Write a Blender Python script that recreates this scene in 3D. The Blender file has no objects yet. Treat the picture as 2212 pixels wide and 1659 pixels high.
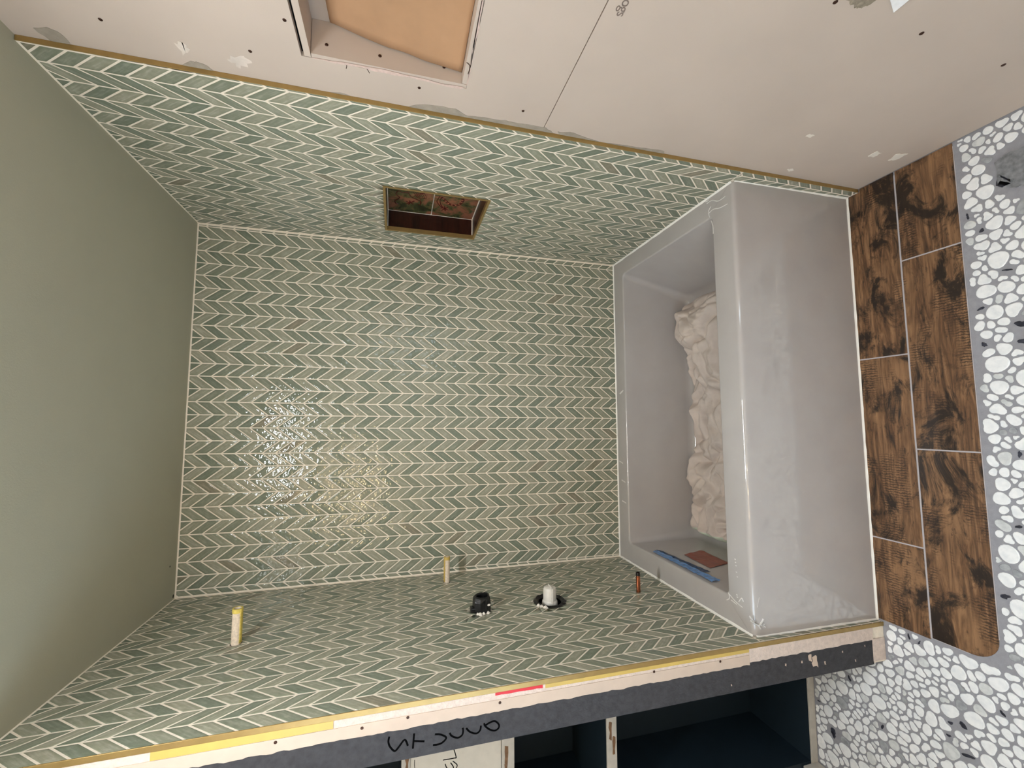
import bpy, bmesh, math, random
from mathutils import Vector, Matrix, noise
random.seed(7)
sc = bpy.context.scene
C = sc.collection

# ------------------------------------------------------------------ camera, world, lights, exposure
W, H, T = 1.524, 2.4515, 0.5107          # alcove width, ceiling height, tub rim height
D, DB = 0.8445, 0.8614                   # tub front edge at the rim / at the floor
EY, FY = 0.902, 0.880                    # where the tile ends on the right / left wall
CAM = Vector((0.6911, -2.0255, 1.6294)); FPX = 924.08
AX = Vector((-0.0025, -0.2618, -0.9651)); AY = Vector((-0.9964, 0.0826, -0.0199)); AZ = Vector((0.0849, 0.9616, -0.2610))
cd = bpy.data.cameras.new('camera'); co = bpy.data.objects.new('camera', cd); C.objects.link(co)
cd.sensor_width = 36.0; cd.lens = FPX / 2212 * 36.0; cd.clip_start = 0.02; cd.clip_end = 50
M = Matrix((( AX.x, -AY.x, -AZ.x, CAM.x), (AX.y, -AY.y, -AZ.y, CAM.y), (AX.z, -AY.z, -AZ.z, CAM.z), (0, 0, 0, 1)))
co.matrix_world = M
sc.camera = co
wd = bpy.data.worlds.new('world'); sc.world = wd; wd.use_nodes = True
wd.node_tree.nodes['Background'].inputs[0].default_value = (0.75, 0.85, 1.0, 1)
wd.node_tree.nodes['Background'].inputs[1].default_value = 0.3
sc.view_settings.view_transform = 'Standard'; sc.view_settings.look = 'None'
sc.view_settings.gamma = 1.0; sc.view_settings.use_curve_mapping = False
sc.view_settings.exposure = 0.15
sc.cycles.adaptive_threshold = 0.03; sc.cycles.max_bounces = 6; sc.cycles.diffuse_bounces = 5; sc.cycles.glossy_bounces = 3; sc.cycles.transmission_bounces = 2
sc.cycles.caustics_reflective = False; sc.cycles.caustics_refractive = False
WINDOW_STRENGTH, WINDOW2_STRENGTH, CEILING_STRENGTH, VANITY_STRENGTH = 4.2, 5.5, 120.0, 95.0

def project(p):
    q = Vector(p) - CAM; z = q.dot(AZ)
    if z < 0.05: return None
    return (1106 + FPX * q.dot(AX) / z, 829.5 + FPX * q.dot(AY) / z)
def pix(u, v, axis, val):
    """world point seen at a photo pixel, on the plane axis = val"""
    d = AX * ((u - 1106) / FPX) + AY * ((v - 829.5) / FPX) + AZ
    return CAM + d * ((val - CAM[axis]) / d[axis])

# ------------------------------------------------------------------ materials
def lin(c):
    return tuple(((x / 255) / 12.92 if x <= 10 else ((x / 255 + 0.055) / 1.055) ** 2.4) for x in c) + (1.0,)
class NT:
    def __init__(s, name):
        s.m = bpy.data.materials.new(name); s.m.use_nodes = True
        s.t = s.m.node_tree; s.b = s.t.nodes['Principled BSDF']
    def n(s, typ, **kw):
        nd = s.t.nodes.new(typ)
        for k, v in kw.items():
            if k in nd.inputs: s.put(nd.inputs[k], v)
            else: setattr(nd, k, v)
        return nd
    def put(s, sock, v):
        if isinstance(v, bpy.types.NodeSocket): s.t.links.new(v, sock)
        else: sock.default_value = v
    def noise(s, vec, scale, detail=4, rough=0.55, dist=0.0):
        nd = s.n('ShaderNodeTexNoise'); s.put(nd.inputs['Vector'], vec)
        nd.inputs['Scale'].default_value = scale; nd.inputs['Detail'].default_value = detail
        nd.inputs['Roughness'].default_value = rough; nd.inputs['Distortion'].default_value = dist
        return nd.outputs['Fac']
    def ramp(s, fac, stops):
        nd = s.n('ShaderNodeValToRGB'); s.put(nd.inputs[0], fac); e = nd.color_ramp.elements
        while len(e) < len(stops): e.new(0.5)
        for i, (p, c) in enumerate(stops): e[i].position = p; e[i].color = c
        return nd.outputs[0]
    def mix(s, fac, a, b, blend='MIX'):
        nd = s.n('ShaderNodeMix', data_type='RGBA', blend_type=blend)
        s.put(nd.inputs[0], fac); s.put(nd.inputs[6], a); s.put(nd.inputs[7], b)
        return nd.outputs[2]
    def math(s, op, a, b=0.0):
        nd = s.n('ShaderNodeMath', operation=op); s.put(nd.inputs[0], a); s.put(nd.inputs[1], b)
        return nd.outputs[0]
    def pos(s): return s.n('ShaderNodeNewGeometry').outputs['Position']
    def obj(s):
        tc = s.n('ShaderNodeTexCoord').outputs['Object']; r = s.n('ShaderNodeObjectInfo').outputs['Random']
        v = s.n('ShaderNodeVectorMath', operation='SCALE'); v.inputs[0].default_value = (13.7, 7.3, 3.1); s.put(v.inputs['Scale'], r)
        a = s.n('ShaderNodeVectorMath', operation='ADD'); s.put(a.inputs[0], tc); s.put(a.inputs[1], v.outputs[0])
        return a.outputs[0]
    def map(s, vec, scale, rot=(0, 0, 0)):
        nd = s.n('ShaderNodeMapping'); s.put(nd.inputs['Vector'], vec)
        nd.inputs['Scale'].default_value = scale; nd.inputs['Rotation'].default_value = rot
        return nd.outputs[0]
    def bump(s, h, strength, dist=0.002):
        nd = s.n('ShaderNodeBump'); nd.inputs['Strength'].default_value = strength; nd.inputs['Distance'].default_value = dist
        s.put(nd.inputs['Height'], h); s.put(s.b.inputs['Normal'], nd.outputs[0])
    def fin(s, col, rough=0.5, metal=0.0, spec=0.5):
        s.put(s.b.inputs['Base Color'], col); s.put(s.b.inputs['Roughness'], rough)
        s.b.inputs['Metallic'].default_value = metal; s.b.inputs['Specular IOR Level'].default_value = spec
        return s.m
def plain(name, c, rough=0.6, metal=0.0, var=0.12, scale=30, bump=0.0, spec=0.5, bscale=None):
    t = NT(name); p = t.pos(); f = t.noise(p, scale)
    a = lin(c); lo = tuple(x * (1 - var) for x in a[:3]) + (1,); hi = tuple(min(1, x * (1 + var)) for x in a[:3]) + (1,)
    col = t.ramp(f, [(0.3, lo), (0.7, hi)])
    if bump: t.bump(t.noise(p, bscale or scale * 6, 6), bump, 0.003)
    return t.fin(col, rough, metal, spec)
def emitter(name, col, strength):
    t = NT(name); t.b.inputs['Base Color'].default_value = (0.8, 0.8, 0.8, 1)
    t.b.inputs['Emission Color'].default_value = col; t.b.inputs['Emission Strength'].default_value = strength
    return t.m

def tile_mat(name, c):
    t = NT(name); p = t.pos(); base = lin(c)
    f = t.noise(p, 55, 4, 0.6); f2 = t.noise(p, 260, 3, 0.6)
    col = t.ramp(f, [(0.25, tuple(x * 0.78 for x in base[:3]) + (1,)), (0.55, base), (0.85, tuple(min(1, x * 1.22) for x in base[:3]) + (1,))])
    col = t.mix(t.math('MULTIPLY', f2, 0.35), col, tuple(x * 0.7 for x in base[:3]) + (1,))
    sep = t.n('ShaderNodeSeparateXYZ'); t.put(sep.inputs[0], t.n('ShaderNodeAttribute', attribute_name='tco').outputs['Vector'])
    cmb = t.n('ShaderNodeCombineXYZ'); t.put(cmb.inputs[0], t.math('MULTIPLY', sep.outputs[0], 22.0)); t.put(cmb.inputs[1], t.math('MULTIPLY', sep.outputs[1], 190.0))
    t.put(cmb.inputs[2], t.math('MULTIPLY', t.math('ADD', sep.outputs[2], t.n('ShaderNodeObjectInfo').outputs['Random']), 37.0))
    stk = t.noise(cmb.outputs[0], 1.0, 3, 0.55)                     # glaze streaks along each tile
    col = t.mix(t.ramp(stk, [(0.40, (0.5, 0.5, 0.5, 1)), (0.56, (0, 0, 0, 1))]), col, tuple(x * y for x, y in zip(base[:3], (0.68, 0.74, 0.66))) + (1,))
    col = t.mix(t.ramp(stk, [(0.52, (0, 0, 0, 1)), (0.72, (0.45, 0.45, 0.45, 1))]), col, tuple(min(1, x * 1.35) for x in base[:3]) + (1,))
    pool = t.n('ShaderNodeAttribute', attribute_name='pool').outputs['Fac']     # glaze gathers darker towards the rim of each tile
    pn = t.math('MULTIPLY', pool, t.math('ADD', t.math('MULTIPLY', t.noise(p, 30, 2), 1.1), -0.02))
    col = t.mix(pn, col, tuple(x * y for x, y in zip(base[:3], (0.55, 0.6, 0.52))) + (1,))
    t.bump(t.noise(p, 58, 1.0, 0.4), 0.30, 0.006)
    return t.fin(col, 0.02, 0.0, 0.5)
TILES = [tile_mat('glazed tile tone %d' % i, c) for i, c in enumerate([(170, 166, 148), (164, 162, 144), (158, 158, 140), (142, 145, 128), (132, 138, 122), (146, 139, 121)])]
GROUT = plain('cream grout', (238, 226, 208), 0.85, var=0.06, scale=120, bump=0.3)
CEIL = plain('sage ceiling paint', (182, 179, 158), 0.75, var=0.02, scale=6, bump=0.12, bscale=300)
DRY = plain('bare beige drywall', (192, 177, 164), 0.85, var=0.035, scale=5, bump=0.05, bscale=400)
GOLD = plain('brushed gold metal', (172, 144, 92), 0.4, 0.7, 0.08, 40)
def tub_mat():
    t = NT('grey tub acrylic'); p = t.pos()
    col = t.ramp(t.noise(p, 9, 5), [(0.3, lin((176, 170, 167))), (0.75, lin((181, 176, 173)))])
    scuff = t.ramp(t.noise(t.map(p, (70, 12, 30)), 1.6, 6, 0.7), [(0.64, (0, 0, 0, 1)), (0.72, (1, 1, 1, 1))])
    col = t.mix(t.math('MULTIPLY', scuff, 0.10), col, lin((222, 222, 222)))
    return t.fin(col, t.math('ADD', t.math('MULTIPLY', t.noise(p, 20, 4), 0.03), 0.02), 0, 0.85)
TUB = tub_mat()
CAULK = plain('white caulk', (240, 236, 228), 0.5, var=0.04)
def wood_mat(name, dark, mid, light, sx=1.0, rough=0.42):
    t = NT(name); o = t.obj()
    g = t.noise(t.map(o, (2.4 * sx, 20, 20)), 1.6, 7, 0.66, 2.4)
    b = t.noise(t.map(o, (7 * sx, 13, 13)), 0.9, 8, 0.72, 0.8)
    col = t.ramp(g, [(0.30, lin(dark)), (0.47, lin(mid)), (0.72, lin(light))])
    fine = t.noise(t.map(o, (8 * sx, 160, 160)), 1.0, 4, 0.6)
    col = t.mix(t.ramp(fine, [(0.45, (0, 0, 0, 1)), (0.7, (0.55, 0.55, 0.55, 1))]), col, lin(dark))
    tan = t.noise(t.map(o, (2.5 * sx, 5, 5)), 1.5, 3, 0.5)
    col = t.mix(t.ramp(tan, [(0.5, (0, 0, 0, 1)), (0.7, (0.6, 0.6, 0.6, 1))]), col, lin(light))
    speck = t.ramp(t.noise(t.map(o, (22 * sx, 60, 60)), 1.0, 5, 0.7), [(0.60, (0, 0, 0, 1)), (0.68, (0.8, 0.8, 0.8, 1))])
    col = t.mix(speck, col, lin(dark))
    blot = t.ramp(b, [(0.50, (0, 0, 0, 1)), (0.60, (0.95, 0.95, 0.95, 1))])
    saw = t.n('ShaderNodeTexWave', wave_type='BANDS', bands_direction='X'); t.put(saw.inputs['Vector'], o)
    saw.inputs['Scale'].default_value = 38; saw.inputs['Distortion'].default_value = 5; saw.inputs['Detail'].default_value = 3; saw.inputs['Detail Scale'].default_value = 2.5
    sm = t.math('MULTIPLY', t.ramp(t.noise(t.map(o, (7 * sx, 11, 11)), 1.1, 3), [(0.52, (0, 0, 0, 1)), (0.62, (1, 1, 1, 1))]), t.ramp(saw.outputs['Fac'], [(0.45, (0, 0, 0, 1)), (0.75, (0.75, 0.75, 0.75, 1))]))
    col = t.mix(blot, col, lin(tuple(int(x * 0.62) for x in dark)))
    col = t.mix(sm, col, lin(tuple(int(x * 0.8) for x in dark)))
    t.bump(t.math('ADD', g, sm), 0.12, 0.002)
    return t.fin(col, rough)
WOOD = wood_mat('rustic wood-look plank', (44, 31, 23), (110, 79, 53), (160, 122, 87))
NICHEWOOD = wood_mat('dark red-brown plank', (22, 8, 4), (44, 16, 9), (60, 26, 14), rough=0.3)
def pebble_mat(name, a, b, rough=0.3):
    t = NT(name); p = t.pos()
    col = t.ramp(t.noise(p, 45, 5, 0.6), [(0.3, lin(b)), (0.6, lin(a))])
    return t.fin(col, rough)
PEB = [pebble_mat('white pebble slice', (246, 247, 248), (230, 233, 236)), pebble_mat('cloudy pebble slice', (222, 224, 224), (190, 194, 196)),
       pebble_mat('grey pebble slice', (176, 179, 182), (140, 143, 148)), pebble_mat('black pebble slice', (60, 62, 74), (24, 24, 32))]
FGROUT = plain('grey floor grout', (150, 150, 156), 0.8, var=0.08, scale=60, bump=0.2)
PGROUT = plain('pale plank grout', (182, 177, 180), 0.8, var=0.04, scale=60)
DARKPL = plain('dark grey rough plaster', (56, 55, 58), 0.8, var=0.25, scale=60, bump=1.0, bscale=80)
NAVY = plain('dark navy paint', (22, 36, 46), 0.55, var=0.12, scale=12)
PINKBOARD = plain('pale pink board edge', (214, 196, 184), 0.9, var=0.1, scale=90, bump=0.8, bscale=160)
PAPERB = plain('beige drywall paper', (200, 180, 163), 0.85, var=0.05, scale=25)
YELLOW = plain('yellow tape', (200, 170, 92), 0.45, var=0.06)
RED = plain('red tape', (206, 34, 44), 0.45, var=0.05)
BLACKM = plain('black marker ink', (5, 5, 6), 0.9, var=0.05, spec=0.05)
BLACKP = plain('black plastic', (16, 16, 17), 0.28, var=0.2, bump=0.5, bscale=70)
WHITEP = plain('white plastic', (222, 216, 206), 0.35, var=0.06, scale=60)
COPPER = plain('copper', (176, 104, 72), 0.22, 1.0, 0.15, 80)
BRASSY = plain('dirty white pipe wrap', (222, 204, 182), 0.7, var=0.2, scale=160, bump=0.3)
HOLE = plain('dark hole', (10, 9, 8), 0.9, var=0.1)
SCREWM = plain('rusty screw head', (64, 40, 28), 0.5, 0.5, 0.3, 300)
MORTAR = plain('grey mortar', (158, 148, 134), 0.9, var=0.12, scale=50, bump=0.4)
WHITEMUD = plain('white putty', (226, 218, 206), 0.85, var=0.05, scale=50)
KRAFT = plain('brown kraft paper', (172, 134, 100), 0.75, var=0.12, scale=7, bump=0.15, bscale=25)
CANVAS = plain('beige canvas', (208, 194, 184), 0.95, var=0.07, scale=18, bump=0.25, bscale=500)
HEM = plain('pale green canvas hem', (208, 216, 196), 0.95, var=0.05, scale=18)
SHELFEDGE = plain('worn pale shelf edge', (188, 182, 172), 0.7, var=0.12, scale=25)
BROWNST = plain('brown bare wood', (118, 86, 58), 0.7, var=0.3, scale=60)
WALLW = plain('off white wall', (214, 206, 196), 0.8, var=0.03, scale=6)

# ------------------------------------------------------------------ mesh helpers
CHILD = []
def mk(name, verts, faces, mat=None, parent=None, loc=None, smooth=False, mats=None, mi=None, recalc=True):
    me = bpy.data.meshes.new(name)
    o0 = Vector(loc) if loc is not None else Vector((0, 0, 0))
    base = o0.copy()
    if parent is not None: base = o0 if loc is not None else Vector(parent.get('_b', (0, 0, 0)))
    me.from_pydata([tuple(Vector(v) - base) for v in verts], [], faces)
    for m in (mats or [mat]): me.materials.append(m)
    if mi: me.polygons.foreach_set('material_index', mi)
    if recalc:
        bm = bmesh.new(); bm.from_mesh(me); bmesh.ops.recalc_face_normals(bm, faces=bm.faces); bm.to_mesh(me); bm.free()
    if smooth: me.polygons.foreach_set('use_smooth', [True] * len(me.polygons))
    me.update()
    o = bpy.data.objects.new(name, me); C.objects.link(o)
    if parent is not None:
        o.parent = parent
        if loc is not None: o.location = o0 - Vector(parent.get('_b', (0, 0, 0)))
    elif loc is not None: o.location = o0
    if parent is not None and '_b' in parent:
        o['_b'] = tuple(base) if loc is None else tuple(o0)
        CHILD.append(o)
    return o
def struct(o): o['kind'] = 'structure'; return o
def tag(o, label, cat, group=None):
    o['label'] = label; o['category'] = cat
    if group: o['group'] = group
    return o
BASES = []
def thing(name, base, label, cat, group=None):
    o = bpy.data.objects.new(name, None); C.objects.link(o); o.location = base; o.empty_display_size = 0.05
    o['_b'] = tuple(base); BASES.append(o)
    return tag(o, label, cat, group)
def box_vf(lo, hi, V, F):
    n = len(V); x0, y0, z0 = lo; x1, y1, z1 = hi
    V += [(x0, y0, z0), (x1, y0, z0), (x1, y1, z0), (x0, y1, z0), (x0, y0, z1), (x1, y0, z1), (x1, y1, z1), (x0, y1, z1)]
    F += [tuple(n + i for i in f) for f in ((0, 3, 2, 1), (4, 5, 6, 7), (0, 1, 5, 4), (1, 2, 6, 5), (2, 3, 7, 6), (3, 0, 4, 7))]
def boxes(name, bl, mat, parent=None, bev=0.0):
    V, F = [], []
    for lo, hi in bl: box_vf(lo, hi, V, F)
    o = mk(name, V, F, mat, parent)
    if bev:
        m = o.modifiers.new('bevel', 'BEVEL'); m.width = bev; m.segments = 2
    return o
def slab(name, lo, hi, ax, holes, mat, parent=None):
    """box whose thickness runs along axis ax, with rectangular through-holes given in the two other axes"""
    u, v = [i for i in range(3) if i != ax]
    us = sorted({lo[u], hi[u]} | {h[i] for h in holes for i in (0, 1)}); vs = sorted({lo[v], hi[v]} | {h[i] for h in holes for i in (2, 3)})
    us = [c for c in us if lo[u] <= c <= hi[u]]; vs = [c for c in vs if lo[v] <= c <= hi[v]]
    bl = []
    for i in range(len(us) - 1):
        for j in range(len(vs) - 1):
            cu, cv = (us[i] + us[i + 1]) / 2, (vs[j] + vs[j + 1]) / 2
            if any(h[0] < cu < h[1] and h[2] < cv < h[3] for h in holes): continue
            a, b = [0] * 3, [0] * 3
            a[ax], b[ax] = lo[ax], hi[ax]; a[u], b[u] = us[i], us[i + 1]; a[v], b[v] = vs[j], vs[j + 1]
            bl.append((a, b))
    return boxes(name, bl, mat, parent)
def ribbon(name, strokes, width, plane_axis, val, out, mat, parent, thick=0.0008):
    """marker strokes: lists of photo pixels laid as thin raised strokes on the plane plane_axis = val"""
    V, F = [], []
    nrm = Vector((0, 0, 0)); nrm[plane_axis] = out
    for st in strokes:
        P = [pix(*q, plane_axis, val) for q in st] if len(st[0]) == 2 else [Vector(q) for q in st]
        Q = []
        for i in range(len(P) - 1):                       # Catmull-Rom
            a, b, c, d = P[max(i - 1, 0)], P[i], P[i + 1], P[min(i + 2, len(P) - 1)]
            for k in range(4):
                s = k / 4
                Q.append(0.5 * ((2 * b) + (c - a) * s + (2 * a - 5 * b + 4 * c - d) * s * s + (3 * b - a - 3 * c + d) * s ** 3))
        Q.append(P[-1])
        n0 = len(V)
        for i, q in enumerate(Q):
            t = (Q[min(i + 1, len(Q) - 1)] - Q[max(i - 1, 0)]).normalized(); s = t.cross(nrm).normalized() * width / 2
            V += [tuple(q + s), tuple(q + s * 0.6 + nrm * thick), tuple(q - s * 0.6 + nrm * thick), tuple(q - s)]
        for i in range(len(Q) - 1):
            a = n0 + 4 * i
            for k in range(3): F.append((a + k, a + k + 1, a + k + 5, a + k + 4))
        e = n0 + 4 * (len(Q) - 1); F += [(n0, n0 + 1, n0 + 2, n0 + 3), (e + 3, e + 2, e + 1, e)]
    return mk(name, V, F, mat, parent)
def patch(name, pts, plane_axis, val, out, mat, parent, thick=0.001, jag=0.0, sub=4):
    """thin flat smear with an uneven outline; pts are world points or pixels"""
    P = [pix(*q, plane_axis, val) if len(q) == 2 else Vector(q) for q in pts]
    Q = []
    for i in range(len(P)):
        a, b = P[i], P[(i + 1) % len(P)]
        for k in range(sub):
            q = a.lerp(b, k / sub)
            if jag and k:
                for ax in range(3):
                    if ax != plane_axis: q[ax] += random.uniform(-jag, jag)
            Q.append(q)
    n = len(Q); nrm = Vector((0, 0, 0)); nrm[plane_axis] = out
    V = [tuple(q) for q in Q] + [tuple(q + nrm * thick) for q in Q]
    F = [tuple(range(n, 2 * n))] + [(i, (i + 1) % n, n + (i + 1) % n, n + i) for i in range(n)]
    return mk(name, V, F, mat, parent)
def disc(name, c, ax, r, out, mat, parent, n=10, thick=0.0012, ry=None):
    u, v = [i for i in range(3) if i != ax]; V = []
    for h, s in ((0, 1.0), (thick, 0.75)):
        for i in range(n):
            a = 2 * math.pi * i / n; q = Vector(c); q[ax] += out * h; q[u] += r * s * math.cos(a); q[v] += (ry or r) * s * math.sin(a); V.append(tuple(q))
    F = [tuple(range(n, 2 * n))] + [(i, (i + 1) % n, n + (i + 1) % n, n + i) for i in range(n)]
    return mk(name, V, F, mat, parent)
def lathe(name, prof, c, ax, mat, parent, n=16, jit=0.0, smooth=True, sq=0.0):
    """prof: (distance along axis, radius)"""
    u, v = [i for i in range(3) if i != ax]; V, F = [], []
    for k, (h, r) in enumerate(prof):
        for i in range(n):
            a = 2 * math.pi * i / n; rr = r * (1 + random.uniform(-jit, jit))
            if sq: rr *= 1 + sq * (abs(math.cos(2 * a)) - 0.5) * -1
            q = Vector(c); q[ax] += h; q[u] += rr * math.cos(a); q[v] += rr * math.sin(a); V.append(tuple(q))
    for k in range(len(prof) - 1):
        for i in range(n):
            j = (i + 1) % n; F.append((k * n + i, k * n + j, (k + 1) * n + j, (k + 1) * n + i))
    F.append(tuple(range(n))); F.append(tuple(range((len(prof) - 1) * n, len(prof) * n)))
    o = mk(name, V, F, mat, parent, smooth=smooth)
    if smooth:
        m = o.modifiers.new('edges', 'EDGE_SPLIT'); m.split_angle = math.radians(40)
    return o

# ------------------------------------------------------------------ 2-D convex polygon tools
def clip(poly, nx, ny, c):
    """keep nx*x + ny*y <= c"""
    out = []
    for i in range(len(poly)):
        a, b = poly[i], poly[(i + 1) % len(poly)]
        da, db = nx * a[0] + ny * a[1] - c, nx * b[0] + ny * b[1] - c
        if da <= 0: out.append(a)
        if (da < 0 < db) or (db < 0 < da):
            s = da / (da - db); out.append((a[0] + s * (b[0] - a[0]), a[1] + s * (b[1] - a[1])))
    return out
def area(poly):
    return 0.5 * sum(poly[i][0] * poly[(i + 1) % len(poly)][1] - poly[(i + 1) % len(poly)][0] * poly[i][1] for i in range(len(poly))) if len(poly) > 2 else 0
def ccw(poly): return poly if area(poly) > 0 else poly[::-1]
def inset(poly, d):
    poly = ccw(poly); out = poly
    for i in range(len(poly)):
        a, b = poly[i], poly[(i + 1) % len(poly)]; ex, ey = b[0] - a[0], b[1] - a[1]; L = math.hypot(ex, ey)
        if L < 1e-7: continue
        nx, ny = ey / L, -ex / L
        out = clip(out, nx, ny, nx * a[0] + ny * a[1] - d)
        if len(out) < 3: return []
    q = []
    for pnt in out:
        if not q or math.hypot(pnt[0] - q[-1][0], pnt[1] - q[-1][1]) > 2e-4: q.append(pnt)
    if len(q) > 2 and math.hypot(q[0][0] - q[-1][0], q[0][1] - q[-1][1]) < 2e-4: q.pop()
    return q if len(q) > 2 and area(q) > 1.5e-5 else []
def subtract(poly, hole):
    """poly minus a convex ccw hole -> convex pieces"""
    rest = poly; out = []
    for i in range(len(hole)):
        a, b = hole[i], hole[(i + 1) % len(hole)]; ex, ey = b[0] - a[0], b[1] - a[1]; L = math.hypot(ex, ey); nx, ny = ey / L, -ex / L
        c = nx * a[0] + ny * a[1]
        o = clip(rest, -nx, -ny, -c)
        if len(o) > 2 and abs(area(o)) > 4e-6: out.append(o)
        rest = clip(rest, nx, ny, c)
        if len(rest) < 3 or abs(area(rest)) < 1e-7: break
    return out
def touches(poly, hole):
    r = poly
    for i in range(len(hole)):
        a, b = hole[i], hole[(i + 1) % len(hole)]; ex, ey = b[0] - a[0], b[1] - a[1]; L = math.hypot(ex, ey); nx, ny = ey / L, -ex / L
        r = clip(r, nx, ny, nx * a[0] + ny * a[1])
        if len(r) < 3: return False
    return abs(area(r)) > 1e-6

# ------------------------------------------------------------------ room shell
REAR, LWX = -3.3, -0.66
GR = 0.0007                               # grout sits this far below the tile faces
CABY = -0.60
wall_back = struct(boxes('wall_back', [((-0.13, GR, 0), (W + 0.14, 0.10, H + 0.05))], GROUT))
VALVE = (-0.418, 1.045)
hole_sq = (VALVE[0] - 0.044, VALVE[0] + 0.044, VALVE[1] - 0.044, VALVE[1] + 0.044)
wall_left = struct(slab('wall_left', (-0.128, -FY + 0.002, 0), (-GR, GR, H), 0, [hole_sq], GROUT))
NI = (-0.500, -0.134, 1.297, 1.690)                     # niche opening y0,y1,z0,z1
wall_right = struct(slab('wall_right', (W + GR, -EY + 0.001, 0), (W + 0.10, GR, H), 0, [NI], GROUT))
ceiling = struct(boxes('ceiling', [((LWX - 0.1, REAR - 0.1, H), (W + 0.2, 0.1, H + 0.08))], CEIL))
struct(boxes('wall_rear', [((LWX - 0.1, REAR - 0.1, 0), (W + 0.2, REAR, H))], WALLW))
WIN = (-2.55, -1.35, 0.90, 2.1)
struct(slab('wall_side', (LWX - 0.1, REAR, 0), (LWX, CABY, H), 0, [WIN], WALLW))
struct(boxes('baseboard_side', [((LWX, REAR, 0), (LWX + 0.014, CABY - 0.001, 0.075))], SHELFEDGE, bev=0.004))
floor = struct(boxes('floor', [((LWX - 0.1, REAR - 0.1, -0.06), (W + 0.2, 0.1, -0.0012))], FGROUT))

# ---- drywall of the right wall, two panels with a seam, and a recess cut into the upper one
DX = W + 0.012
RC = (-1.55, -1.005, 1.472, 1.857)                      # recess opening
SEAM = 1.2315
WIN2 = (-3.05, -2.25, 0.95, 2.0)                        # opening for an added fill window in the same wall, behind the camera
WIN = (-2.55, -1.35, 0.90, 2.1)                         # window in the side wall, behind the picture's left edge
up = slab('drywall_panel', (DX, REAR, SEAM + 0.0012), (DX + 0.0125, -EY, H), 0, [RC, WIN2], DRY, wall_right)
lo_ = slab('drywall_panel', (DX, REAR, 0.004), (DX + 0.0125, -EY, SEAM - 0.0012), 0, [WIN2], DRY, wall_right)
slab('wall_core', (DX + 0.0125, REAR, 0), (W + 0.20, -EY + 0.001, H), 0, [(RC[0] + 0, RC[1] + 0.03, RC[2] - 0.03, RC[3] + 0.03), WIN2], HOLE, wall_right)
for y, z in ((-0.994, 2.247), (-1.093, 1.873), (-0.988, 1.968), (-0.978, 1.588), (-0.968, 1.309)):
    disc('screw', (DX, y, z), 0, 0.0042, -1, SCREWM, up)
for y, z in ((-1.421, 0.531), (-1.412, 0.242), (-1.426, 0.784)):
    disc('screw', (DX, y, z), 0, 0.0048, -1, SCREWM, lo_)
patch('mortar_smear', [(860, 236), (890, 228), (925, 226), (985, 235), (1010, 250), (1060, 256), (1100, 262), (1180, 276), (1200, 290), (1195, 300), (1050, 275)], 0, DX, -1, MORTAR, up, 0.0012, 0.003)
patch('mortar_smear', [(1205, 284), (1240, 287), (1300, 308), (1375, 318), (1435, 326), (1440, 338), (1330, 322), (1215, 303)], 0, DX, -1, MORTAR, lo_, 0.0012, 0.003)
patch('mortar_smear', [(72, 60), (100, 58), (130, 72), (152, 94), (118, 95)], 0, DX, -1, MORTAR, up, 0.001, 0.002)
patch('mortar_smear', [(390, 142), (412, 131), (440, 138), (472, 158), (430, 152)], 0, DX, -1, MORTAR, up, 0.001, 0.002)
patch('mortar_smear', [(690, 199), (735, 200), (780, 216), (740, 210)], 0, DX, -1, MORTAR, up, 0.001, 0.002)
patch('mortar_smear', [(1530, 352), (1545, 350), (1550, 362), (1600, 370), (1560, 366)], 0, DX, -1, MORTAR, lo_, 0.001, 0.003)
patch('putty_patch', [(1740, 294), (1750, 289), (1760, 292), (1750, 297)], 0, DX, -1, WHITEMUD, lo_, 0.001, 0.002)
patch('putty_patch', [(1918, 346), (1935, 333), (1962, 332), (1935, 345)], 0, DX, -1, WHITEMUD, lo_, 0.001, 0.004)
patch('putty_patch', [(1875, 337), (1895, 326), (1905, 330), (1885, 340)], 0, DX, -1, WHITEMUD, lo_, 0.001, 0.003)
patch('putty_patch', [(1700, 366), (1712, 364), (1716, 368), (1704, 370)], 0, DX, -1, WHITEMUD, lo_, 0.001, 0.002)
patch('putty_patch', [(490, 128), (520, 120), (545, 136), (520, 148)], 0, DX, -1, plain('faint putty', (212, 200, 189), 0.85), up, 0.0006, 0.006)
patch('putty_patch', [(380, 98), (395, 92), (410, 105), (395, 120)], 0, DX, -1, plain('faint putty two', (212, 200, 188), 0.85), up, 0.0006, 0.006)
patch('mortar_smear', [(1820, -6), (1835, 6), (1850, 14), (1862, 17), (1880, 8), (1893, -6)], 0, DX, -1, plain('torn grey patch', (150, 138, 120), 0.9, var=0.3, scale=120, bump=0.6), lo_, 0.002, 0.004)
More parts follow.
